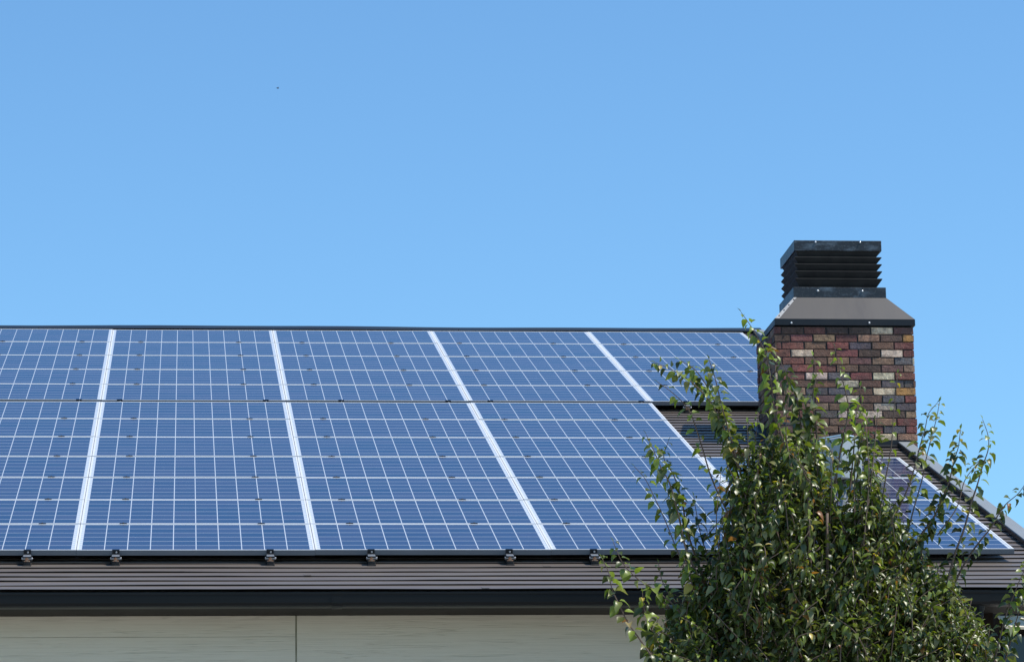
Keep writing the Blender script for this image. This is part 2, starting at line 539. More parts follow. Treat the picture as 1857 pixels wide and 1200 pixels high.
# stepped roof covering
STEP, LIP = 0.153, 0.0125
rf = MB()
us = np.arange(XL, XR + 0.001, 0.25); us[-1] = XR
course = 0
v0 = V_EAVE
wob_all = []
while v0 < V_RIDGE - 0.02:
    v1 = min(v0 + STEP, V_RIDGE)
    ph = RNG.uniform(0, 6.28, 3)
    wob = 0.0016 * np.sin(us * 1.3 + ph[0]) + 0.0011 * np.sin(us * 2.9 + ph[1]) + RNG.normal(0, 0.0005, len(us))
    vw = 0.004 * np.sin(us * 0.9 + ph[2]) + RNG.normal(0, 0.0012, len(us))
    b0 = len(rf.v)
    vs = []
    for i, u in enumerate(us):
        vs.append(rp(u, v0 + vw[i] + 0.035, HN - 0.004))                 # underside, runs back into the joint
        vs.append(rp(u, v0 + vw[i], HN - 0.0025 + wob[i]))               # lip, lower edge
        vs.append(rp(u, v0 + vw[i], HN + wob[i]))                        # lip, upper edge
        vs.append(rp(u, v1 + 0.036, HN - LIP))                           # runs under the next course
    fs = []
    for i in range(len(us) - 1):
        a = i * 4
        for q in range(3):
            fs.append((a + q, a + 4 + q, a + 5 + q, a + 1 + q))
    rf.add(vs, fs)
    for ul in (random.uniform(XL, -3), random.uniform(-3, 0.5), random.uniform(0.5, 4), random.uniform(4, XR - 0.4)):
        if random.random() < 0.8:
            q = [rp(ul, v0 + 0.001, HN + 0.0018), rp(ul + 0.05, v0 + 0.001, HN + 0.0018), rp(ul + 0.05, v0 + 0.14, HN - LIP * 0.8), rp(ul, v0 + 0.14, HN - LIP * 0.8),
                 rp(ul, v0 + 0.001, HN - 0.001), rp(ul + 0.05, v0 + 0.001, HN - 0.001)]
            rf.add(q, [(0, 1, 2, 3), (4, 5, 1, 0), (4, 0, 3), (5, 2, 1)])
    v0 = v1; course += 1
# deck below the covering, rear slope
RT = V_RIDGE
def mirror(u, v, n):
    x, y, z = rp(u, v, n); return (x, 2 * RIDGE[1] - y, z)
rf.box((XL, V_EAVE + 0.012, HN - 0.10), (XR, RT, HN - LIP * 2.2), tf=lambda u, v, n: rp(u, v, n))
rf.box((XL, V_EAVE + 0.012, HN - 0.10), (XR, RT, HN - LIP), tf=mirror)
roof = hpart(rf, 'roof', M['roof'])

rc = MB()
prof = [(12.98, HN - 0.004), (12.975, HN + 0.022), (13.16, HN + 0.030)]
vs, fs = [], []
uu = np.linspace(XL, XR + 0.03, 40)
for u in uu:
    dz = 0.004 * math.sin(u * 1.1) + 0.0025 * math.sin(u * 2.7 + 1)
    pr = [rp(u, v, n + (dz if k else 0)) for k, (v, n) in enumerate(prof)]
    pm = [(p[0], 2 * RIDGE[1] - p[1], p[2]) for p in pr[:2]][::-1]
    vs += pr + pm
for i in range(len(uu) - 1):
    for k in range(4):
        fs.append((i * 5 + k, i * 5 + k + 1, i * 5 + 6 + k, i * 5 + 5 + k))
rc.add(vs, fs)
for k in range(-9, 8):
    u = k * 0.50 + 0.2
    rc.sphere(rp(u, 12.975, HN + 0.018), 0.008)
hpart(rc, 'ridge_cap', M['steel_dark'], roof)

vt = MB()
def lbox(mb, u0, u1, v0, v1, n0, n1):
    mb.box((u0, v0, n0), (u1, v1, n1), tf=lambda u, v, n: rp(u, v, n))
lbox(vt, XR - 0.075, XR + 0.035, V_EAVE - 0.02, 5.20, HN + 0.002, HN + 0.042)
lbox(vt, XR + 0.012, XR + 0.03, V_EAVE - 0.018, 5.20, HN - 0.16, HN + 0.001)
lbox(vt, XR - 0.075, XR + 0.035, 6.35, 12.97, HN + 0.002, HN + 0.042)
lbox(vt, XR + 0.012, XR + 0.03, 6.35, 12.97, HN - 0.16, HN + 0.001)
hpart(vt, 'verge_trim', M['verge'], roof, bevel=0.004)
vf = MB()
lbox(vf, XR - 0.082, XR - 0.0755, V_EAVE - 0.015, 5.20, HN - 0.005, HN + 0.036)  # dark strip standing in for the shadow along the trim's inner edge
hpart(vf, 'verge_shade', M['steel_dark'], roof)

# fascia, soffit
EV = rp(0, V_EAVE, HN)
fa = MB(); fa.box((XL, EV[1] + 0.012, SOF_Z - 0.006), (XR + 0.011, EV[1] + 0.035, EV[2] - 0.02))
hpart(fa, 'fascia', M['fascia'])
so = MB(); so.box((XL, EV[1] + 0.035, SOF_Z), (XR + 0.01, WALL_Y + 0.02, SOF_Z + 0.012))
# raked soffit under the verge
def rk(u, v, n): return rp(u, v, n)
so.box((WALL_XR, 0.5, HN - 0.13), (XR + 0.01, 5.05, HN - 0.115), tf=rk)
hpart(so, 'soffit', M['soffit'])

# gutter: open half-round trough with rolled front lip
def gutter_profile():
    yb, yf, zt, zbm = EV[1] + 0.010, -1.005, -0.437, -0.527
    pts = [(yb, zt + 0.004)]
    r = 0.02
    pts += [(yb, zbm + 0.02), (yb - 0.012, zbm + 0.004), (yb - 0.03, zbm)]
    pts += [(yf + 0.035, zbm), (yf + 0.014, zbm + 0.006), (yf + 0.006, zbm + 0.022), (yf + 0.003, zbm + 0.024), (yf, zt - 0.014), (yf - 0.003, zt - 0.012), (yf - 0.004, zt), (yf + 0.008, zt + 0.002), (yf + 0.010, zt - 0.006)]
    return pts
gp = gutter_profile()
gm = MB()
gx = [XL - 0.02, XR + 0.06]
def gut_strip(mb, x0, x1, grow=0.0):
    P = []
    for i, (y, z) in enumerate(gp):
        P.append((y - grow * (1 if i > 3 else 0), z - grow * (1 if 1 < i < 9 else -0.6 if i > 8 else 0)))
    inn = [(y + 0.003 if i > 4 else y - 0.003, z + 0.003) for i, (y, z) in enumerate(P)]
    n = len(P)
    vs = [(x, y, z) for x in (x0, x1) for (y, z) in P] + [(x, y, z) for x in (x0, x1) for (y, z) in inn]
    fs = []
    for k in range(n - 1):
        fs.append((k, k + 1, n + k + 1, n + k))
        fs.append((2 * n + k, 2 * n + k + 1, 3 * n + k + 1, 3 * n + k))
    for e in (0, 1):
        for k in range(n - 1):
            fs.append((e * n + k, e * n + k + 1, 2 * n + e * n + k + 1, 2 * n + e * n + k))
    mb.add(vs, fs)
gut_strip(gm, gx[0], gx[1])
gm.add([(gx[1], y, z) for y, z in gp[:10]], [tuple(range(10))])
gutter = hpart(gm, 'gutter', M['gutter'])
sl = MB()
xs_ = pix(612, 1085, -1.0)[0]
gut_strip(sl, xs_ - 0.035, xs_ + 0.035, 0.004)
hpart(sl, 'joint_sleeve', M['gutter'], gutter)
sl2 = MB()
xs2 = pix(1770, 1085, -1.0)[0]
gut_strip(sl2, xs2 - 0.10, xs2 + 0.10, 0.005)
hpart(sl2, 'outlet_box', M['gutter'], gutter)
# downspout: drops from the outlet, elbows back to the wall, runs down
dp = MB()
px0 = pix(1774, 1100, -0.93)[0]
pts = [(px0, -0.94, -0.52), (px0, -0.94, -0.60), (px0 - 0.012, -0.925, -0.645), (px0 - 0.20, -0.52, -0.80), (px0 - 0.215, -0.485, -0.84), (px0 - 0.215, -0.48, -0.95), (px0 - 0.215, -0.48, GROUND_Z + 0.1)]
dp.tube(pts, [0.033] * 7, 14)
dp.tube([(px0, -0.94, -0.528), (px0, -0.94, -0.565)], [0.044, 0.038], 14)
hpart(dp, 'downspout', M['gutter'], smooth=False)

# ------------------------------------------------------------------ chimney (part of the house)
CX0, CX1, CY0 = 5.872, 7.104, 4.977
CY1 = CY0 + 0.93
CTOP = 2.682
PAL = {'W': (0.72, 0.60, 0.45), 'T': (0.36, 0.225, 0.145), 'B': (0.20, 0.112, 0.075), 'R': (0.25, 0.088, 0.075), 'M': (0.18, 0.07, 0.055),
       'P': (0.165, 0.08, 0.08), 'S': (0.125, 0.12, 0.135), 'D': (0.10, 0.062, 0.048), 'O': (0.48, 0.25, 0.09)}
ROWS = ['PWDDRDM', 'ODTRTRDT', 'RBSRBRM', 'RWDRBWMD', 'STPTBRD', 'TPDBRRSB', 'RWRSWRD', 'SSBWBBPD', 'OWBSSTB', 'RSBWPSBR', 'SWBBTBD',
        'TDWWSRBD', 'RTPBBSD', 'RSRPBDPR', 'TWRBTPD', 'RBSDWTB', 'DTRSBRD']
ch = MB()
ch.box((CX0 + 0.012, CY0 + 0.012, GROUND_Z - 0.1), (CX1 - 0.012, CY1 - 0.012, CTOP), 1)
RH, BH, BW, JT = 0.0676, 0.0585, 0.187, 0.0115


def brick(mb, face, a0, a1, z0, z1, code):
    base = PAL[code]
    k = random.uniform(0.9, 1.4)
    c = tuple(max(0.005, x * k * random.uniform(0.92, 1.08)) for x in base)
    out = random.uniform(-0.003, 0.006)
    dd = 0.016
    r = 0.003
    j = lambda: random.uniform(-0.0045, 0.0045)
    # front ring, chamfer ring, root ring
    A = [(a0 + r + j(), z0 + r + j()), (a1 - r + j(), z0 + r + j()), (a1 - r + j(), z1 - r + j()), (a0 + r + j(), z1 - r + j())]
    Bq = [(a0 + j() * .5, z0), (a1 + j() * .5, z0), (a1 + j() * .5, z1), (a0 + j() * .5, z1)]
    def P(a, z, o):
        if face == 'f': return (a, CY0 - o, z)
        if face == 'b': return (a, CY1 + o, z)
        if face == 'l': return (CX0 - o, a, z)
        return (CX1 + o, a, z)
    vs = [P(a, z, out) for a, z in A] + [P(a, z, out - r) for a, z in Bq] + [P(a, z, -dd) for a, z in Bq]
    fs = [(0, 1, 2, 3)]
    for q in range(4):
        q2 = (q + 1) % 4
        fs.append((q, 4 + q, 4 + q2, q2)); fs.append((4 + q, 8 + q, 8 + q2, 4 + q2))
    mb.add(vs, fs, 0, c)


zrow = CTOP - 0.006
ri = 0
while zrow > GROUND_Z:
    z1, z0 = zrow, zrow - BH
    half = 0.5 if ri % 2 else 0.92
    for face, lo, hi in (('f', CX0, CX1), ('l', CY0, CY1), ('r', CY0, CY1), ('b', CX0, CX1)):
        if face in 'flb' and z1 < 0.9: continue
        codes = ROWS[ri] if face == 'f' and ri < len(ROWS) else ''
        a1 = hi
        first = BW * half if face in 'fb' else BW * (1.42 - half)
        kk = 0
        while a1 > lo + 0.02:
            wdt = first if kk == 0 else BW
            a0 = max(lo, a1 - wdt)
            if a0 - lo < 0.03: a0 = lo
            code = codes[kk] if kk < len(codes) else random.choice('WTTBBRRMMPSDDB')
            brick(ch, face, a0, a1, z0, z1, code)
            a1 = a0 - JT; kk += 1
    zrow -= RH; ri += 1
chimney = hpart(ch, 'chimney', [M['brick'], M['mortar']])

# metal hood: apron band + sloped hood + collar + louvre + cap
fx0, fx1, fy0, fy1 = 5.874, 7.120, 4.958, CY1 + 0.03
hd = MB()
hd.loft([(fx0 + .006, fx1 - .006, fy0 + .006, fy1 - .006, 2.690), (fx0, fx1, fy0, fy1, 2.690), (fx0, fx1, fy0, fy1, 2.746)], cap_top=False)
apron = hpart(hd, 'apron_band', M['steel_dark'], chimney)
cx0, cx1, cy0, cy1 = 6.079, 6.905, 5.117, 5.117 + 0.74
ho = MB()
ho.loft([(fx0 + 0.001, fx1 - 0.001, fy0 + 0.001, fy1 - 0.001, 2.7462), (cx0 + .004, cx1 - .004, cy0 + .004, cy1 - .004, 2.976)], cap_bot=True)
hpart(ho, 'hood', M['hood'], chimney)
# seam strip up the left front hip, with small bolts
sm = MB()
pA, pB = Vector((fx0 + 0.004, fy0 + 0.004, 2.749)), Vector((cx0 + 0.006, cy0 + 0.006, 2.975))
dirn = (pB - pA).normalized()
side = Vector((1, 0, 0)); nrm = dirn.cross(side).normalized()
fn = Vector((0, -(2.976 - 2.746), 0.159)); fn = Vector((0, -0.823, 0.568)).normalized()
for k in range(1):
    q = [pA, pA + Vector((0.040, 0, 0)), pB + Vector((0.024, 0, 0)), pB]
    sm.add([p + fn * 0.003 for p in q] + [p - fn * 0.001 for p in q], [(0, 1, 2, 3), (0, 4, 5, 1), (1, 5, 6, 2), (2, 6, 7, 3), (3, 7, 4, 0)])
hpart(sm, 'hip_seam', M['seam'], chimney)
for t in (0.12, 0.37, 0.62, 0.87):
    bo = MB(); p = pA.lerp(pB, t) + Vector((0.018, 0, 0)) + fn * 0.003
    bo.sphere(p, 0.007)
    hpart(bo, 'hip_bolt', M['bracket'], chimney, smooth=True)
# collar, louvre sawtooth, cap
co = MB()
co.loft([(cx0, cx1, cy0, cy1, 2.970), (cx0, cx1, cy0, cy1, 3.066)], cap_bot=True)
hpart(co, 'collar', M['weathered'], chimney, bevel=0.003)
kx0, kx1, ky0, ky1 = 6.098, 6.878, 5.120, 5.120 + 0.72
lv = MB()
def ins(d, z): return (kx0 + d, kx1 - d, ky0 + d, ky1 - d, z)
tips = [3.140, 3.207, 3.271, 3.334]
rings = [ins(0.055, 3.062)]
for t in tips:
    rings += [ins(0.001, t - 0.001), ins(0.0, t + 0.003), ins(0.004, t + 0.007), ins(0.040, t + 0.015)]
rings += [ins(0.012, 3.395)]
lv.loft(rings)
hpart(lv, 'louvre', M['louvre'], chimney)
cp = MB()
cp.loft([(kx0 - .001, kx1 + .001, ky0 - .004, ky1 + .004, 3.393), (kx0 - .001, kx1 + .001, ky0 - .004, ky1 + .004, 3.488)])
hpart(cp, 'cap', M['weathered'], chimney, bevel=0.004)
for (x, y, Yp) in ((1478.7, 439.3, ky0 - .004), (1559.5, 439.6, ky0 - .004), (1482.8, 527.5, cy0), (1563.8, 527.8, cy0), (1435, 585.5, fy0), (1576.4, 585.5, fy0)):
    p = pix(x, y, Yp)
    rv = MB(); rv.sphere((p[0], Yp - 0.003, p[2]), 0.0095, (1, 0.9, 1), 12, 8)
    rv.tube([(p[0], Yp + 0.004, p[2]), (p[0], Yp - 0.004, p[2])], [0.005, 0.005], 8)
    hpart(rv, 'rivet', M['rivet'], chimney, smooth=True)
# lead flashing where the stack meets the roof
fl = MB()
vF = (CY0 + HN * SA) / CA; vB = (CY1 + HN * SA) / CA
lbox(fl, CX0 - 0.07, CX0 - 0.0045, vF - 0.05, vB + 0.05, HN + 0.001, HN + 0.010)
fl.box((CX0 - 0.012, CY0 - 0.012, 0), (CX0 - 0.006, CY1, 0.06), tf=lambda x, y, z: (x, y, rp(0, (y + HN * SA) / CA, HN)[2] + z))
fl.box((CX0 - 0.012, CY0 - 0.014, rp(0, vF, HN)[2] - 0.02), (XR + 0.03, CY0 - 0.006, rp(0, vF, HN)[2] + 0.05))
lbox(fl, CX0 - 0.0045, XR - 0.08, vF - 0.10, vF - 0.008, HN + 0.002, HN + 0.012)
hpart(fl, 'flashing', M['steel_dark'], chimney)

# ------------------------------------------------------------------ solar panels
def cell_mesh():
    b = MB(); b.box((-PW / 2 + 0.0125, -PH / 2 + 0.0125, -0.010), (PW / 2 - 0.0125, PH / 2 - 0.0125, -0.002)); return b.mesh('cell_sheet', M['cells'])
def frame_mesh():
    b = MB(); a = 0.0125; T0, T1 = -0.036, 0.0
    b.box((-PW / 2, -PH / 2, T0), (PW / 2, -PH / 2 + a, T1)); b.box((-PW / 2, PH / 2 - a, T0), (PW / 2, PH / 2, T1))
    b.box((-PW / 2, -PH / 2 + a, T0), (-PW / 2 + a, PH / 2 - a, T1)); b.box((PW / 2 - a, -PH / 2 + a, T0), (PW / 2, PH / 2 - a, T1))
    return b.mesh('frame', M['frame'])
def clamp_mesh():
    b = MB(); b.box((-0.026, -0.013, -0.03), (0.026, 0.013, 0.0045)); b.sphere((0, 0, 0.006), 0.006, (1, 1, .8), 8, 5)
    return b.mesh('clamp', M['bracket'])
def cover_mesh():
    b = MB(); b.box((-PITCH_U / 2 + 0.0008, -PH / 2 - 0.0035, -0.0385), (PITCH_U / 2 - 0.0008, -PH / 2 - 0.0005, -0.0025)); return b.mesh('front_shade', M['face_shade'])
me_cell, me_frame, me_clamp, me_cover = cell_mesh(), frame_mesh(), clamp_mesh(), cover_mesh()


def raw(name, me, parent, loc=(0, 0, 0)):
    o = bpy.data.objects.new(name, me); col.objects.link(o); o.parent = parent; o.location = loc
    return o


proto = empty('solar_panel', (0, 0, 0), (ROOF_A, 0, 0))
raw('cell_sheet', me_cell, proto); raw('frame', me_frame, proto)
ORD = ['first', 'second', 'third', 'fourth', 'fifth', 'sixth', 'seventh', 'eighth', 'ninth', 'tenth', 'eleventh', 'twelfth']
COLN = {0: 'cut off by the left picture edge', 1: 'in the second column from the left', 2: 'in the middle column', 3: 'in the fourth column from the left', 4: 'in the rightmost column'}
CLAMPS = {0: (0.35, 0.83), 1: (0.18, 0.785), 2: (0.17, 0.715), 3: (0.135, 0.72), 4: (0.16, 0.75)}
first = True
for r in range(12):                       # r counted up from the eave
    vbase = r * PITCH_V + (GAP if r >= 7 else 0) + PITCH_V / 2
    for c in range(5):
        if c == 4 and 4 <= r <= 6: continue
        if first: root = proto; first = False
        else:
            root = proto.copy(); col.objects.link(root)
            for child in list(proto.children):
                if child.name.startswith(('clamp', 'front_shade')): continue
                k = child.copy(); col.objects.link(k); k.parent = root
        jit = random.uniform(-0.003, 0.003)
        root.location = rp((c - 1) * PITCH_U + PITCH_U / 2, vbase, jit * 0.5)
        root.rotation_euler = (ROOF_A + random.uniform(-0.0012, 0.0012), random.uniform(-0.0012, 0.0012), 0)
        where = COLN[c]
        row = ORD[11 - r]
        rown = 'top row' if r == 11 else 'bottom row' if r == 0 else row + ' row from the top'
        if c == 4: extra = 'beside the brick chimney' if r >= 7 else 'behind the leafy tree'
        else: extra = ''
        lab = f'blue solar panel, {rown}, {where}' + (f' {extra}' if extra else '')
        tag(root, lab, 'solar panel', 'solar panels mounted in rows on the roof')
        if r in (0, 7): raw('front_shade', me_cover, root)  # added strip that darkens the frame front as if shaded
        if r not in (6, 11) and not (c == 4 and r == 3):
            for fcl in CLAMPS[c]:
                raw('clamp', me_clamp, root, ((fcl - 0.5) * PITCH_U + random.uniform(-.01, .01), PH / 2 + 0.010, 0))

# ------------------------------------------------------------------ end brackets on the roof under the lower panel edges
def bracket_parts():
    P = {}
    b = MB()                                          # foot on the roofing
    b.box((-0.030, -0.11, 0.0), (0.030, 0.06, 0.006)); b.box((-0.024, -0.085, 0.006), (0.024, 0.03, 0.024))
    P['foot'] = (b, M['bracket'])
    b = MB()                                          # block with two cheeks
    b.box((-0.031, -0.075, 0.0245), (-0.023, 0.02, 0.058)); b.box((0.023, -0.075, 0.0245), (0.031, 0.02, 0.058)); b.box((-0.023, -0.057, 0.0245), (0.023, 0.02, 0.058))
    P['clamp_block'] = (b, M['bracket'])
    b = MB()
    b.box((-0.027, -0.082, 0.0585), (0.027, 0.0, 0.063)); b.box((-0.025, -0.0, 0.0585), (0.025, 0.004, 0.092)); b.box((-0.025, -0.003, 0.0925), (0.025, 0.020, 0.0965))
    b.box((-0.026, -0.022, 0.066), (0.026, -0.001, 0.071))
    P['hook'] = (b, M['steel_dark'])
    b = MB(); b.box((-0.026, -0.086, 0.0635), (0.026, -0.023, 0.0665)); P['plate'] = (b, M['zinc'])
    b = MB(); b.tube([(0, -0.080, 0.044), (0, -0.058, 0.044)], [0.014, 0.014], 6); b.box((-0.021, -0.080, 0.0275), (0.021, -0.058, 0.034)); P['bolt'] = (b, M['rust'])
    b = MB(); b.tube([(0.004, -0.014, 0.080), (0.004, -0.0, 0.080)], [0.007, 0.007], 6); P['nut'] = (b, M['zinc'])
    b = MB(); b.tube([(-0.037, -0.068, 0.047), (0.040, -0.068, 0.047)], [0.009, 0.009], 6); P['pin'] = (b, M['zinc'])
    return P


def make_bracket():
    t = empty('mounting_bracket', (0, 0, 0), (ROOF_A, 0, 0))
    for nme, (mb, mt) in bracket_parts().items(): mb.build(nme, mt, t, bevel=0.001)
    return t


bp = make_bracket()
# fractions along each module column: (column, fraction)
low = [((54 + 281) / 420, 0), (0.165, 1), (0.81, 1), (0.235, 2), (0.82, 2), (0.18, 3), (0.83, 3), (0.15, 4)]
lowlab = ['leftmost of those under the lowest panels', 'under the lowest panels, just right of the left white seam', 'third from the left under the lowest panels',
          'fourth from the left under the lowest panels, near picture centre', 'fifth from the left under the lowest panels', 'sixth from the left under the lowest panels, left of the tree',
          'seventh from the left, half hidden in the tree', 'behind the dense tree leaves at the right']
upp = [(0.88, 0), (0.10, 1), (0.89, 1), (0.30, 2), (0.885, 2), (0.117, 3), (0.95, 3), (0.20, 4)]
upplab = ['leftmost in the gap between upper and lower panels', 'in the panel gap right of the leftmost seam', 'in the panel gap just left of the second white seam', 'in the panel gap below the middle column',
          'in the panel gap just left of the third white seam', 'in the panel gap just right of the third white seam', 'in the panel gap at the end of the lower panels', 'under the upper panels over bare roof beside the chimney']
n = 0
for i, ((fr, c), lab) in enumerate(list(zip(low, lowlab)) + list(zip(upp, upplab))):
    if i == 0: o = bp
    else:
        o = bp.copy(); col.objects.link(o)
        for k in bp.children:
            q = k.copy(); col.objects.link(q); q.parent = o
    vb = 0.01 if i < 8 else 7 * PITCH_V + GAP + 0.01
    o.location = rp((c - 1) * PITCH_U + fr * PITCH_U, vb - 0.010, HN - 0.004)
    tag(o, ('rusty-bolted bracket, ' if i < 8 else 'dark clamp bracket, ') + lab, 'bracket', 'brackets holding the lower panel edges')

# ------------------------------------------------------------------ grey post with a cabinet, behind the tree
PY = -1.75
top = pix(1526, 791, PY); bot = pix(1526, 868, PY); pc = pix(1541, 880, PY)
post = empty('utility_post', (pc[0], PY + 0.10, GROUND_Z))
tag(post, 'pale grey metal post with a box cabinet at its top, behind the tree leaves', 'post')
pp = MB(); pp.tube([(0, 0, 0), (0, 0, bot[2] - GROUND_Z + 0.16)], [0.057, 0.052], 20)
pp.build('pole', M['post'], post, smooth=True)
rg = MB(); zc = bot[2] - GROUND_Z
rg.tube([(0, 0, zc - 0.022), (0, 0, zc - 0.012), (0, 0, zc - 0.002)], [0.075, 0.098, 0.098], 24)
rg.build('collar', M['bracket'], post)
cbm = MB(); hh = top[2] - bot[2]
hw = 0.108
cbm.loft([(-hw, hw, -hw * .95, hw * .95, 0), (-hw, hw, -hw * .95, hw * .95, hh - 0.02), (-hw + .03, hw - .004, -hw * .95 + .004, hw * .95 - .004, hh - 0.001)])
cab = cbm.build('cabinet', M['cabinet'], post, bevel=0.006)
cab.location = (top[0] - pc[0], -0.02, zc); cab.rotation_euler = (0, 0, math.radians(40))
lid = MB(); lid.loft([(-hw - .004 + .03, hw + .004, -hw * .95 - .004, hw * .95 + .004, hh), (-hw - .004 + .03, hw + .004, -hw * .95 - .004, hw * .95 + .004, hh + 0.008)])
l_ = lid.build('lid', M['rivet'], cab)
for (a, b_) in ((-0.05, 0.14), (0.03, 0.17), (-0.07, 0.10)):
    bo = MB(); bo.sphere((a, -hw * .95 - 0.001, b_), 0.005); bo.build('bolt', M['bracket'], cab, smooth=True)

# ------------------------------------------------------------------ neighbour house past the corner
nb = empty('neighbour_house', (22.0, 26.0, GROUND_Z))
tag(nb, 'dark brown neighbouring house glimpsed under the eave corner at the right edge', 'house')
b = MB(); ztop = pix(1857, 1040, 27.0)[2] - GROUND_Z; zev = ztop - 0.3
b.box((-11.5, -1, 0), (9, 8, zev)); b.build('wall', M['nb_wall'], nb)
b = MB()
vs = [(-12, -1.6, zev), (9.5, -1.6, zev), (9.5, 8.6, zev), (-12, 8.6, zev), (-12, 3.5, ztop), (9.5, 3.5, ztop)]
b.add(vs, [(0, 1, 5, 4), (2, 3, 4, 5), (0, 4, 3), (1, 2, 5), (3, 2, 1, 0)]); b.build('roof', M['nb_roof'], nb)
pa = pix(1838, 1100, 24.0); pb = pix(1838, 1131, 24.0)
aw = MB(); ax, az0, az1 = pa[0] - 22.0, pb[2] - GROUND_Z, pa[2] - GROUND_Z
aw.add([(ax, -1.0, az1), (ax + 1.3, -1.0, az1), (ax + 1.3, -1.5, az0 - 0.02), (ax, -1.5, az0 + 0.03), (ax, -1.0, az1 - 0.02), (ax + 1.3, -1.0, az1 - 0.02), (ax + 1.3, -1.48, az0 - 0.06), (ax, -1.48, az0)],
       [(0, 1, 2, 3), (7, 6, 5, 4), (3, 2, 6, 7), (0, 3, 7, 4), (1, 5, 6, 2)])
aw.build('awning', M['awning'], nb)
wi = MB(); wi.box((ax + 0.05, -1.06, az0 - 1.3), (ax + 1.25, -1.001, az0 - 0.05)); wi.build('window', M['glass_dark'], nb)

# ------------------------------------------------------------------ bird
bdist = 120.0
d = (503.5 - IMW / 2) / F_PX * RIGHT - (160.3 - IMH / 2) / F_PX * UP + FWD
bpnt = CAM + d * bdist
bird = empty('bird', tuple(bpnt), (0, 0, math.radians(25)))
tag(bird, 'tiny dark bird flying alone high in the clear blue sky', 'bird')
b = MB(); b.sphere((0, 0, 0), 0.05, (1.5, 0.55, 0.6), 12, 8); b.sphere((0.075, 0, 0.015), 0.022, (1.1, 1, 1)); b.add([(-0.06, -0.012, 0.005), (-0.06, 0.012, 0.005), (-0.12, 0.028, 0.0), (-0.12, -0.028, 0.0), (-0.09, 0, 0.012)], [(0, 1, 4), (1, 2, 4), (2, 3, 4), (3, 0, 4), (3, 2, 1, 0)])
b.add([(0.09, -0.006, 0.015), (0.09, 0.006, 0.015), (0.12, 0, 0.008), (0.09, 0, 0.005)], [(0, 1, 2), (1, 3, 2), (3, 0, 2)])
b.build('body', M['bird'], bird, smooth=True)
bird.scale = (0.55, 0.55, 0.55)
for sgn in (-1, 1):
    b = MB(); b.add([(0.03, 0.02 * sgn, 0.015), (-0.03, 0.02 * sgn, 0.012), (0.035, 0.075 * sgn, 0.055), (-0.025, 0.08 * sgn, 0.05), (-0.03, 0.15 * sgn, 0.04), (0.0, 0.02 * sgn, 0.024), (0.005, 0.078 * sgn, 0.06)],
                    [(0, 2, 6, 5), (5, 6, 3, 1), (2, 4, 6), (6, 4, 3), (0, 1, 3, 2), (2, 3, 4)])
    b.build('wing', M['bird'], bird)

# ------------------------------------------------------------------ tree
TREE_Y = -3.6
tbase = pix(1480, 1200, TREE_Y)
tree = empty('tree', (tbase[0], TREE_Y, GROUND_Z))
tag(tree, 'leafy green tree with many upright shoots standing before the house corner', 'tree')
TO = Vector(tree.location)
wood = MB()
leaves_v, leaves_c = [], []

LEAF_F = [(0, 1, 2), (0, 2, 3), (1, 4, 5, 2), (2, 5, 6, 3), (4, 7, 8, 5), (5, 8, 9, 6), (7, 10, 8), (8, 10, 9)]
ST = [(0.0, 0.0), (0.22, 0.40), (0.48, 0.50), (0.76, 0.30), (1.0, 0.0)]


def leaf(p, d, up, L, wd, droop, fold, c):
    d = d.normalized()
    s = d.cross(up)
    if s.length < 1e-3: s = Vector((1, 0, 0))
    s.normalize(); u = s.cross(d)
    out = []
    for (t, hw_) in ST:
        ang = droop * t
        x = L * t * (1 - 0.12 * abs(droop) * t)
        ctr = p + d * x - u * (droop * 0.5 * L * t * t)
        if hw_ == 0: out.append(ctr)
        else:
            h = hw_ * wd
            lift = u * (h * math.tan(fold))
            wv = random.uniform(-0.12, 0.12) * h
            out += [ctr - s * h + lift + u * wv, ctr, ctr + s * h + lift - u * wv]
    leaves_v.append([tuple(q) for q in out]); leaves_c.append(c)


def leaf_color(young, roll=None):
    q = random.random()
    k = random.uniform(0.65, 1.25)
    if q < 0.010: c = (0.36, 0.30, 0.07)
    elif q < 0.024: c = (0.22, 0.11, 0.055)
    elif q < 0.034: c = (0.36, 0.31, 0.22)
    elif young > random.random(): c = (0.135, 0.195, 0.045)
    elif q < 0.18: c = (0.15, 0.17, 0.105)
    elif q < 0.40: c = (0.10, 0.132, 0.050)
    elif q < 0.66: c = (0.066, 0.096, 0.040)
    else: c = (0.036, 0.056, 0.025)
    return (c[0] * k * 1.40, c[1] * k * 1.24, c[2] * k * 0.86)


def catmull(P, n):
    P = [Vector(p) for p in P]
    if len(P) == 2: return [P[0].lerp(P[1], i / n) for i in range(n + 1)]
    Q = [P[0] * 2 - P[1]] + P + [P[-1] * 2 - P[-2]]
    out = []
    for i in range(1, len(Q) - 2):
        for k in range(n):
            t = k / n
            out.append(0.5 * ((2 * Q[i]) + (Q[i + 1] - Q[i - 1]) * t + (2 * Q[i - 1] - 5 * Q[i] + 4 * Q[i + 1] - Q[i + 2]) * t * t + (3 * Q[i] - Q[i - 1] - 3 * Q[i + 1] + Q[i + 2]) * t ** 3))
    out.append(P[-1])
    return out


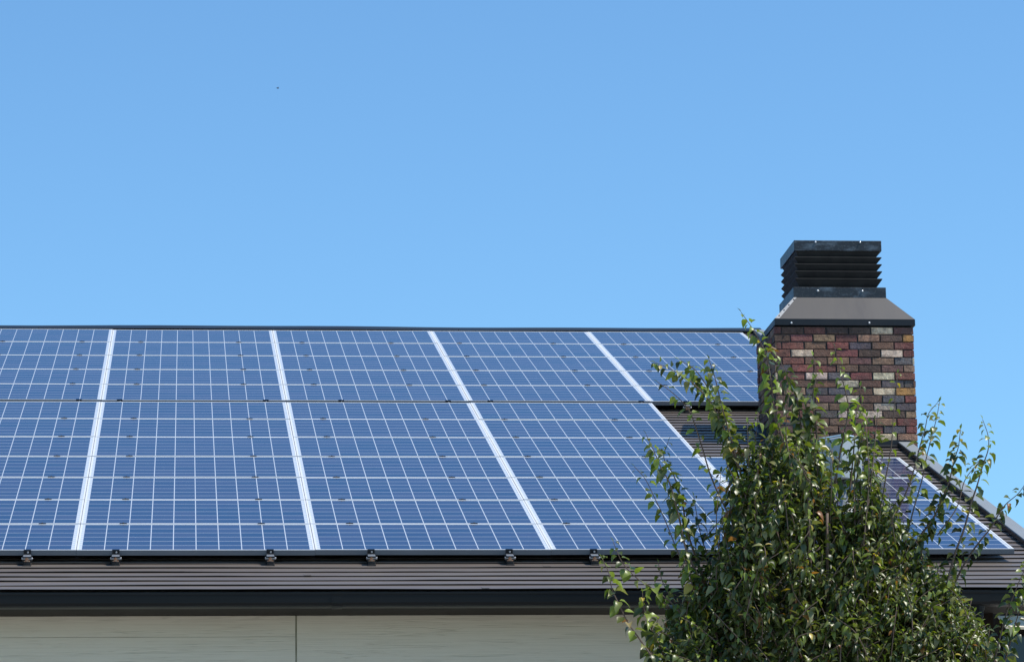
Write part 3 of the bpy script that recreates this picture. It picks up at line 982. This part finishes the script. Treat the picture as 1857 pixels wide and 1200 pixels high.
def shoot(P, r0=0.008, r1=0.0018, spacing=0.020, L=0.062, start=0.0, hang=0.6, young=0.3, stop=1.0, slim=0.0):
    """P runs from the root to the tip"""
    path = catmull(P, 8)
    n_ = len(path)
    wood.tube(path, [r0 + (r1 - r0) * (i / (n_ - 1)) for i in range(n_)], 5)
    seg = [(path[i + 1] - path[i]).length for i in range(n_ - 1)]
    tot = sum(seg)
    pos = start * tot
    az = random.uniform(0, 6.28)
    while pos < tot * stop:
        acc = 0
        for i, sl_ in enumerate(seg):
            if acc + sl_ >= pos: break
            acc += sl_
        t = (pos - acc) / max(sl_, 1e-6)
        p = path[i].lerp(path[i + 1], min(max(t, 0), 1))
        ax = (path[i + 1] - path[i]).normalized()
        e1 = ax.cross(Vector((0.2, 0.9, 0.3))).normalized(); e2 = ax.cross(e1)
        fr = pos / tot
        for _ in range(1 if random.random() < 0.75 else 2):
            az += 2.4 + random.uniform(-0.6, 0.6)
            rad = e1 * math.cos(az) + e2 * math.sin(az)
            dd = rad + ax * random.uniform(0.05, 0.5) + Vector((0, 0, -1)) * hang * random.uniform(0.3, 1.5)
            size = L * random.uniform(0.65, 1.15) * (1.0 - 0.45 * max(0, (fr - 0.8) / 0.2))
            up = Vector((random.gauss(0.25, 0.35), random.gauss(-0.25, 0.35), 1))
            leaf(p + rad * 0.012, dd, up, size, size * random.uniform(0.56, 0.78) * (1 - slim), random.uniform(0.2, 1.6), random.uniform(0.15, 0.85), leaf_color(young * (0.4 + fr)))
        pos += spacing * random.uniform(0.6, 1.5)
    leaf(path[-1], path[-1] - path[-2], Vector((0, -0.3, 1)), L * 0.5, L * 0.22, 0.3, 0.4, leaf_color(0.8))


def PX(pts, y0, dy=0.0):
    """shoot drawn from tip to root in photo points, at its own distance; returned root first"""
    out = []
    k = len(pts)
    for i, (x, y) in enumerate(pts):
        out.append(Vector(pix(x, y, y0 + dy * (i / max(k - 1, 1)))))
    return out[::-1]


T = TREE_Y
# the shoots that stand clear of the crown (tip first)
named = [
    ([(1344, 566), (1366, 598), (1388, 640), (1398, 690), (1404, 740), (1420, 800), (1436, 870), (1450, 950)], T - 0.2, 0.1, dict(spacing=0.021, L=0.062, young=0.75, hang=0.5)),
    ([(1415, 655), (1436, 700), (1450, 750), (1455, 820), (1460, 900)], T + 0.1, -0.1, dict(spacing=0.015, L=0.075, young=0.1, hang=0.7)),
    ([(1188, 657), (1222, 672), (1256, 694), (1290, 732), (1318, 790), (1340, 850), (1370, 930)], T - 0.3, 0.2, dict(spacing=0.017, L=0.064, young=0.3, hang=0.4)),
    ([(1232, 652), (1262, 672), (1290, 715), (1312, 770), (1335, 850), (1360, 940)], T - 0.1, 0.1, dict(spacing=0.017, L=0.066, young=0.3, hang=0.5)),
    ([(1286, 652), (1298, 690), (1310, 740), (1330, 810), (1352, 890), (1375, 960)], T - 0.35, 0.3, dict(spacing=0.017, L=0.064, young=0.25, hang=0.5)),
    ([(1192, 692), (1222, 714), (1250, 745), (1270, 800), (1292, 870), (1330, 950)], T - 0.1, 0.2, dict(spacing=0.038, L=0.052, young=0.6, hang=0.4, r0=0.006)),
    ([(1172, 788), (1188, 822), (1200, 850), (1216, 880), (1232, 940), (1246, 1000), (1280, 1070)], T - 0.3, 0.2, dict(spacing=0.021, L=0.062, young=0.4, hang=0.6)),
    ([(1212, 800), (1204, 830), (1222, 862), (1236, 905), (1246, 960), (1262, 1010), (1290, 1080)], T - 0.2, 0.2, dict(spacing=0.02, L=0.058, young=0.25, hang=0.6)),
    ([(1150, 845), (1170, 868), (1186, 900), (1205, 940), (1225, 990), (1245, 1040)], T - 0.1, 0.1, dict(spacing=0.04, L=0.05, young=0.5, hang=0.5, r0=0.004)),
    ([(1258, 900), (1264, 935), (1272, 975), (1285, 1010), (1300, 1060)], T - 0.1, 0.1, dict(spacing=0.024, L=0.056, young=0.2, hang=0.6, r0=0.005)),
    ([(1312, 935), (1306, 965), (1302, 1010), (1300, 1060), (1320, 1110)], T - 0.3, 0.1, dict(spacing=0.024, L=0.055, young=0.4, hang=0.6, r0=0.005)),
    ([(1514, 630), (1522, 668), (1534, 712), (1538, 742), (1532, 782), (1522, 830), (1512, 900), (1506, 960)], T - 0.3, 0.2, dict(spacing=0.026, L=0.058, young=0.8, hang=0.5, r0=0.008)),
    ([(1474, 645), (1480, 680), (1474, 720), (1480, 780), (1486, 850), (1494, 940)], T + 0.05, 0.0, dict(spacing=0.021, L=0.064, young=0.3, hang=0.7)),
    ([(1628, 676), (1624, 715), (1620, 760), (1616, 810), (1604, 880), (1590, 960)], T - 0.2, 0.1, dict(spacing=0.055, L=0.042, young=0.6, hang=0.4, r0=0.005)),
    ([(1700, 730), (1684, 750), (1678, 775), (1668, 810), (1655, 860), (1640, 900), (1612, 960), (1596, 1020)], T - 0.3, 0.1, dict(spacing=0.024, L=0.06, young=0.3, hang=0.4, r0=0.006)),
    ([(1704, 728), (1698, 760), (1690, 790), (1680, 830), (1672, 870), (1655, 930), (1640, 990)], T - 0.1, 0.1, dict(spacing=0.027, L=0.06, young=0.35, hang=0.4, r0=0.005)),
    ([(1742, 778), (1738, 810), (1730, 835), (1722, 870), (1710, 900), (1692, 940), (1660, 985), (1640, 1040)], T - 0.2, 0.15, dict(spacing=0.013, L=0.062, young=0.12, hang=0.5)),
    ([(1782, 760), (1792, 790), (1792, 815), (1782, 845), (1772, 880), (1762, 910), (1748, 960), (1730, 1010), (1715, 1070)], T - 0.3, 0.1, dict(spacing=0.022, L=0.056, young=0.3, hang=0.4, r0=0.008)),
    ([(1758, 848), (1776, 836), (1750, 870), (1735, 920), (1700, 970)], T - 0.1, 0.0, dict(spacing=0.03, L=0.05, young=0.4, hang=0.4, r0=0.004)),
    ([(1860, 876), (1846, 895), (1826, 912), (1812, 930), (1798, 955), (1774, 985), (1750, 1020), (1725, 1070)], T - 0.2, 0.1, dict(spacing=0.021, L=0.052, young=0.2, hang=0.4, r0=0.007)),
    ([(1092, 1012), (1104, 1038), (1110, 1068), (1124, 1098), (1140, 1130), (1165, 1165), (1200, 1215)], T - 0.4, 0.1, dict(spacing=0.028, L=0.062, young=0.5, hang=0.6, r0=0.006)),
    ([(1112, 982), (1128, 1018), (1152, 1045), (1180, 1064), (1215, 1090), (1250, 1130), (1290, 1180)], T - 0.2, 0.1, dict(spacing=0.024, L=0.058, young=0.6, hang=0.5, r0=0.006)),
    ([(1194, 1020), (1200, 1050), (1216, 1080), (1250, 1120), (1290, 1170)], T - 0.1, 0.1, dict(spacing=0.03, L=0.05, young=0.7, hang=0.5, r0=0.005)),
    ([(1165, 1075), (1170, 1110), (1182, 1140), (1200, 1180), (1230, 1240)], T - 0.3, 0.1, dict(spacing=0.015, L=0.062, young=0.3, hang=0.6)),
    ([(1240, 1010), (1250, 1040), (1262, 1080), (1285, 1130), (1320, 1190)], T - 0.2, 0.1, dict(spacing=0.015, L=0.064, young=0.4, hang=0.6)),
    ([(1866, 1018), (1850, 1050), (1838, 1080), (1826, 1110), (1815, 1150), (1800, 1210)], T - 0.3, 0.1, dict(spacing=0.017, L=0.058, young=0.4, hang=0.5, r0=0.006)),
    ([(1862, 1080), (1848, 1110), (1836, 1150), (1822, 1200)], T - 0.1, 0.1, dict(spacing=0.017, L=0.06, young=0.35, hang=0.5, r0=0.006)),
    ([(1580, 840), (1572, 880), (1560, 930), (1548, 990)], T - 0.2, 0.1, dict(spacing=0.02, L=0.062, young=0.4, hang=0.6, r0=0.006)),
    ([(1560, 700), (1552, 760), (1548, 820), (1540, 900)], T + 0.1, 0.0, dict(spacing=0.022, L=0.06, young=0.35, hang=0.6, r0=0.006)),
]
for pts, y0, dy, kw in named:
    kw['L'] *= 1.24
    shoot(PX(pts, y0, dy), **kw)

# main limbs fan out of the trunk and carry a crowd of lesser shoots
roots = []
tz = -3.2
trunk_top = Vector((tbase[0], TREE_Y, tz))
wood.tube([Vector((tbase[0] + 0.03, TREE_Y, GROUND_Z)), Vector((tbase[0] + 0.01, TREE_Y + 0.02, -4.4)), trunk_top], [0.11, 0.085, 0.075], 12)
limb_px = [(1230, 1180), (1290, 1110), (1340, 1040), (1385, 960), (1430, 930), (1465, 900), (1500, 930), (1540, 960), (1590, 980), (1630, 1030), (1680, 1080), (1720, 1140), (1450, 1060), (1560, 1080)]
for (x, y) in limb_px:
    e = Vector(pix(x, y, TREE_Y + random.uniform(-0.35, 0.4)))
    midp = trunk_top.lerp(e, 0.45) + Vector(((e.x - trunk_top.x) * 0.12, random.uniform(-.1, .1), -0.1))
    path = catmull([trunk_top - Vector((0, 0, 0.05)), midp, e], 8)
    wood.tube(path, [0.034 + (0.009 - 0.034) * i / (len(path) - 1) for i in range(len(path))], 7)
    roots.append(e)

# outline of the dense crown: for each photo column, the height where leaves close up
ENV = [(1130, 1150), (1170, 1110), (1220, 1070), (1260, 1050), (1300, 1000), (1328, 915), (1360, 840), (1395, 770), (1430, 758), (1462, 790), (1488, 885), (1520, 905), (1560, 900), (1585, 865), (1615, 895), (1640, 955), (1665, 1005), (1700, 1018), (1730, 1045), (1760, 1095), (1790, 1120), (1835, 1140)]
def env(x):
    for (xa, ya), (xb2, yb2) in zip(ENV, ENV[1:]):
        if xa <= x <= xb2: return ya + (yb2 - ya) * (x - xa) / (xb2 - xa)
    return 1220
for k in range(1760):
    x = random.triangular(1160, 1840, 1480) if random.random() < 0.6 else random.uniform(1200, 1780)
    if k > 1500: x = random.uniform(1400, 1620)
    if k > 1610: x = random.uniform(1640, 1790)
    ytop = env(x)
    yt = ytop + abs(random.gauss(0, 1)) * 180 + random.uniform(-15, 20)
    if k > 1500: yt = random.uniform(1080, 1260)
    if k > 1610: yt = ytop + random.uniform(10, 150)
    if yt > 1290: yt = random.uniform(ytop + 10, 1270)
    if k < 1500 and yt < 985 and random.random() < 0.50: continue
    dy = random.uniform(-0.6, 0.6) * (0.5 + 0.5 * min(1, (yt - ytop) / 150))
    tip = Vector(pix(x, yt, TREE_Y + dy))
    ln = random.uniform(0.16, 0.40)
    lean = (x - 1480) / 380.0
    root = tip - Vector((lean * 0.6 + random.gauss(0, 0.38), dy * 0.5 - 0.15 + random.gauss(0, 0.3), 0.75)).normalized() * ln
    mid_ = tip.lerp(root, 0.5) + Vector((random.gauss(0, .03), random.gauss(0, .03), 0.03))
    shoot([root, mid_, tip], r0=0.004, spacing=0.0165, L=random.uniform(0.044, 0.078), hang=random.uniform(0.2, 0.95), young=random.choice((0.02, 0.05, 0.1, 0.3)), slim=random.uniform(0.1, 0.45))
# thin sprays standing up out of the crown
for k in range(26):
    x = random.uniform(1300, 1600)
    ytop = env(x)
    yt = ytop - random.uniform(5, 130)
    dy = random.uniform(-0.45, 0.45)
    tip = Vector(pix(x, yt, TREE_Y + dy))
    lean = (x - 1480) / 420.0
    root = tip - Vector((lean * 0.45 + random.gauss(0, 0.12), random.gauss(0, 0.1), 1)).normalized() * random.uniform(0.5, 0.8)
    mid_ = tip.lerp(root, 0.5) + Vector((random.gauss(0, .025), random.gauss(0, .025), 0.02))
    shoot([root, mid_, tip], r0=0.005, spacing=random.uniform(0.02, 0.04), L=random.uniform(0.06, 0.085), hang=random.uniform(0.3, 0.9), young=random.uniform(0.1, 0.5), slim=random.uniform(0, 0.4))
# lower, rarely seen part of the crown
for k in range(60):
    a = random.uniform(0, 6.28); rr = random.uniform(0.2, 1.0)
    tip = Vector((tbase[0] + math.cos(a) * rr, TREE_Y + math.sin(a) * rr * 0.8, random.uniform(-2.4, -1.4)))
    root = trunk_top.lerp(tip, 0.5)
    shoot([root, root.lerp(tip, .5) + Vector((0, 0, -.05)), tip], r0=0.008, spacing=0.03, L=0.07, hang=0.9, young=0.1, start=0.2)

wood_o = wood.build('trunk', M['bark'], None, smooth=True)
wood_o.parent = tree; wood_o.matrix_parent_inverse = Matrix.Translation(-TO)
nl = len(leaves_v)
V = np.array(leaves_v, dtype=np.float32).reshape(-1, 3)
nv = 11
loops, starts, totals = [], [], []
LF = [f for f in LEAF_F]
flat = np.concatenate([np.array(f) for f in LF])
cnt = np.array([len(f) for f in LF])
lp = (flat[None, :] + (np.arange(nl) * nv)[:, None]).ravel().astype(np.int32)
tt = np.tile(cnt, nl).astype(np.int32)
ss = np.concatenate([[0], np.cumsum(tt)[:-1]]).astype(np.int32)
me = bpy.data.meshes.new('crown')
me.vertices.add(len(V)); me.vertices.foreach_set('co', V.ravel())
me.loops.add(len(lp)); me.loops.foreach_set('vertex_index', lp)
me.polygons.add(len(tt)); me.polygons.foreach_set('loop_start', ss); me.polygons.foreach_set('loop_total', tt)
me.update(calc_edges=True)
at = me.color_attributes.new('tint', 'FLOAT_COLOR', 'POINT')
cc = np.ones((nl, nv, 4), dtype=np.float32); cc[:, :, :3] = np.array(leaves_c, dtype=np.float32)[:, None, :]
at.data.foreach_set('color', cc.ravel())
me.polygons.foreach_set('use_smooth', [True] * len(tt))
me.materials.append(M['leaf'])
crown = bpy.data.objects.new('crown', me); col.objects.link(crown)
crown.parent = tree; crown.matrix_parent_inverse = Matrix.Translation(-TO)
print('leaves', nl, 'roof courses', course)
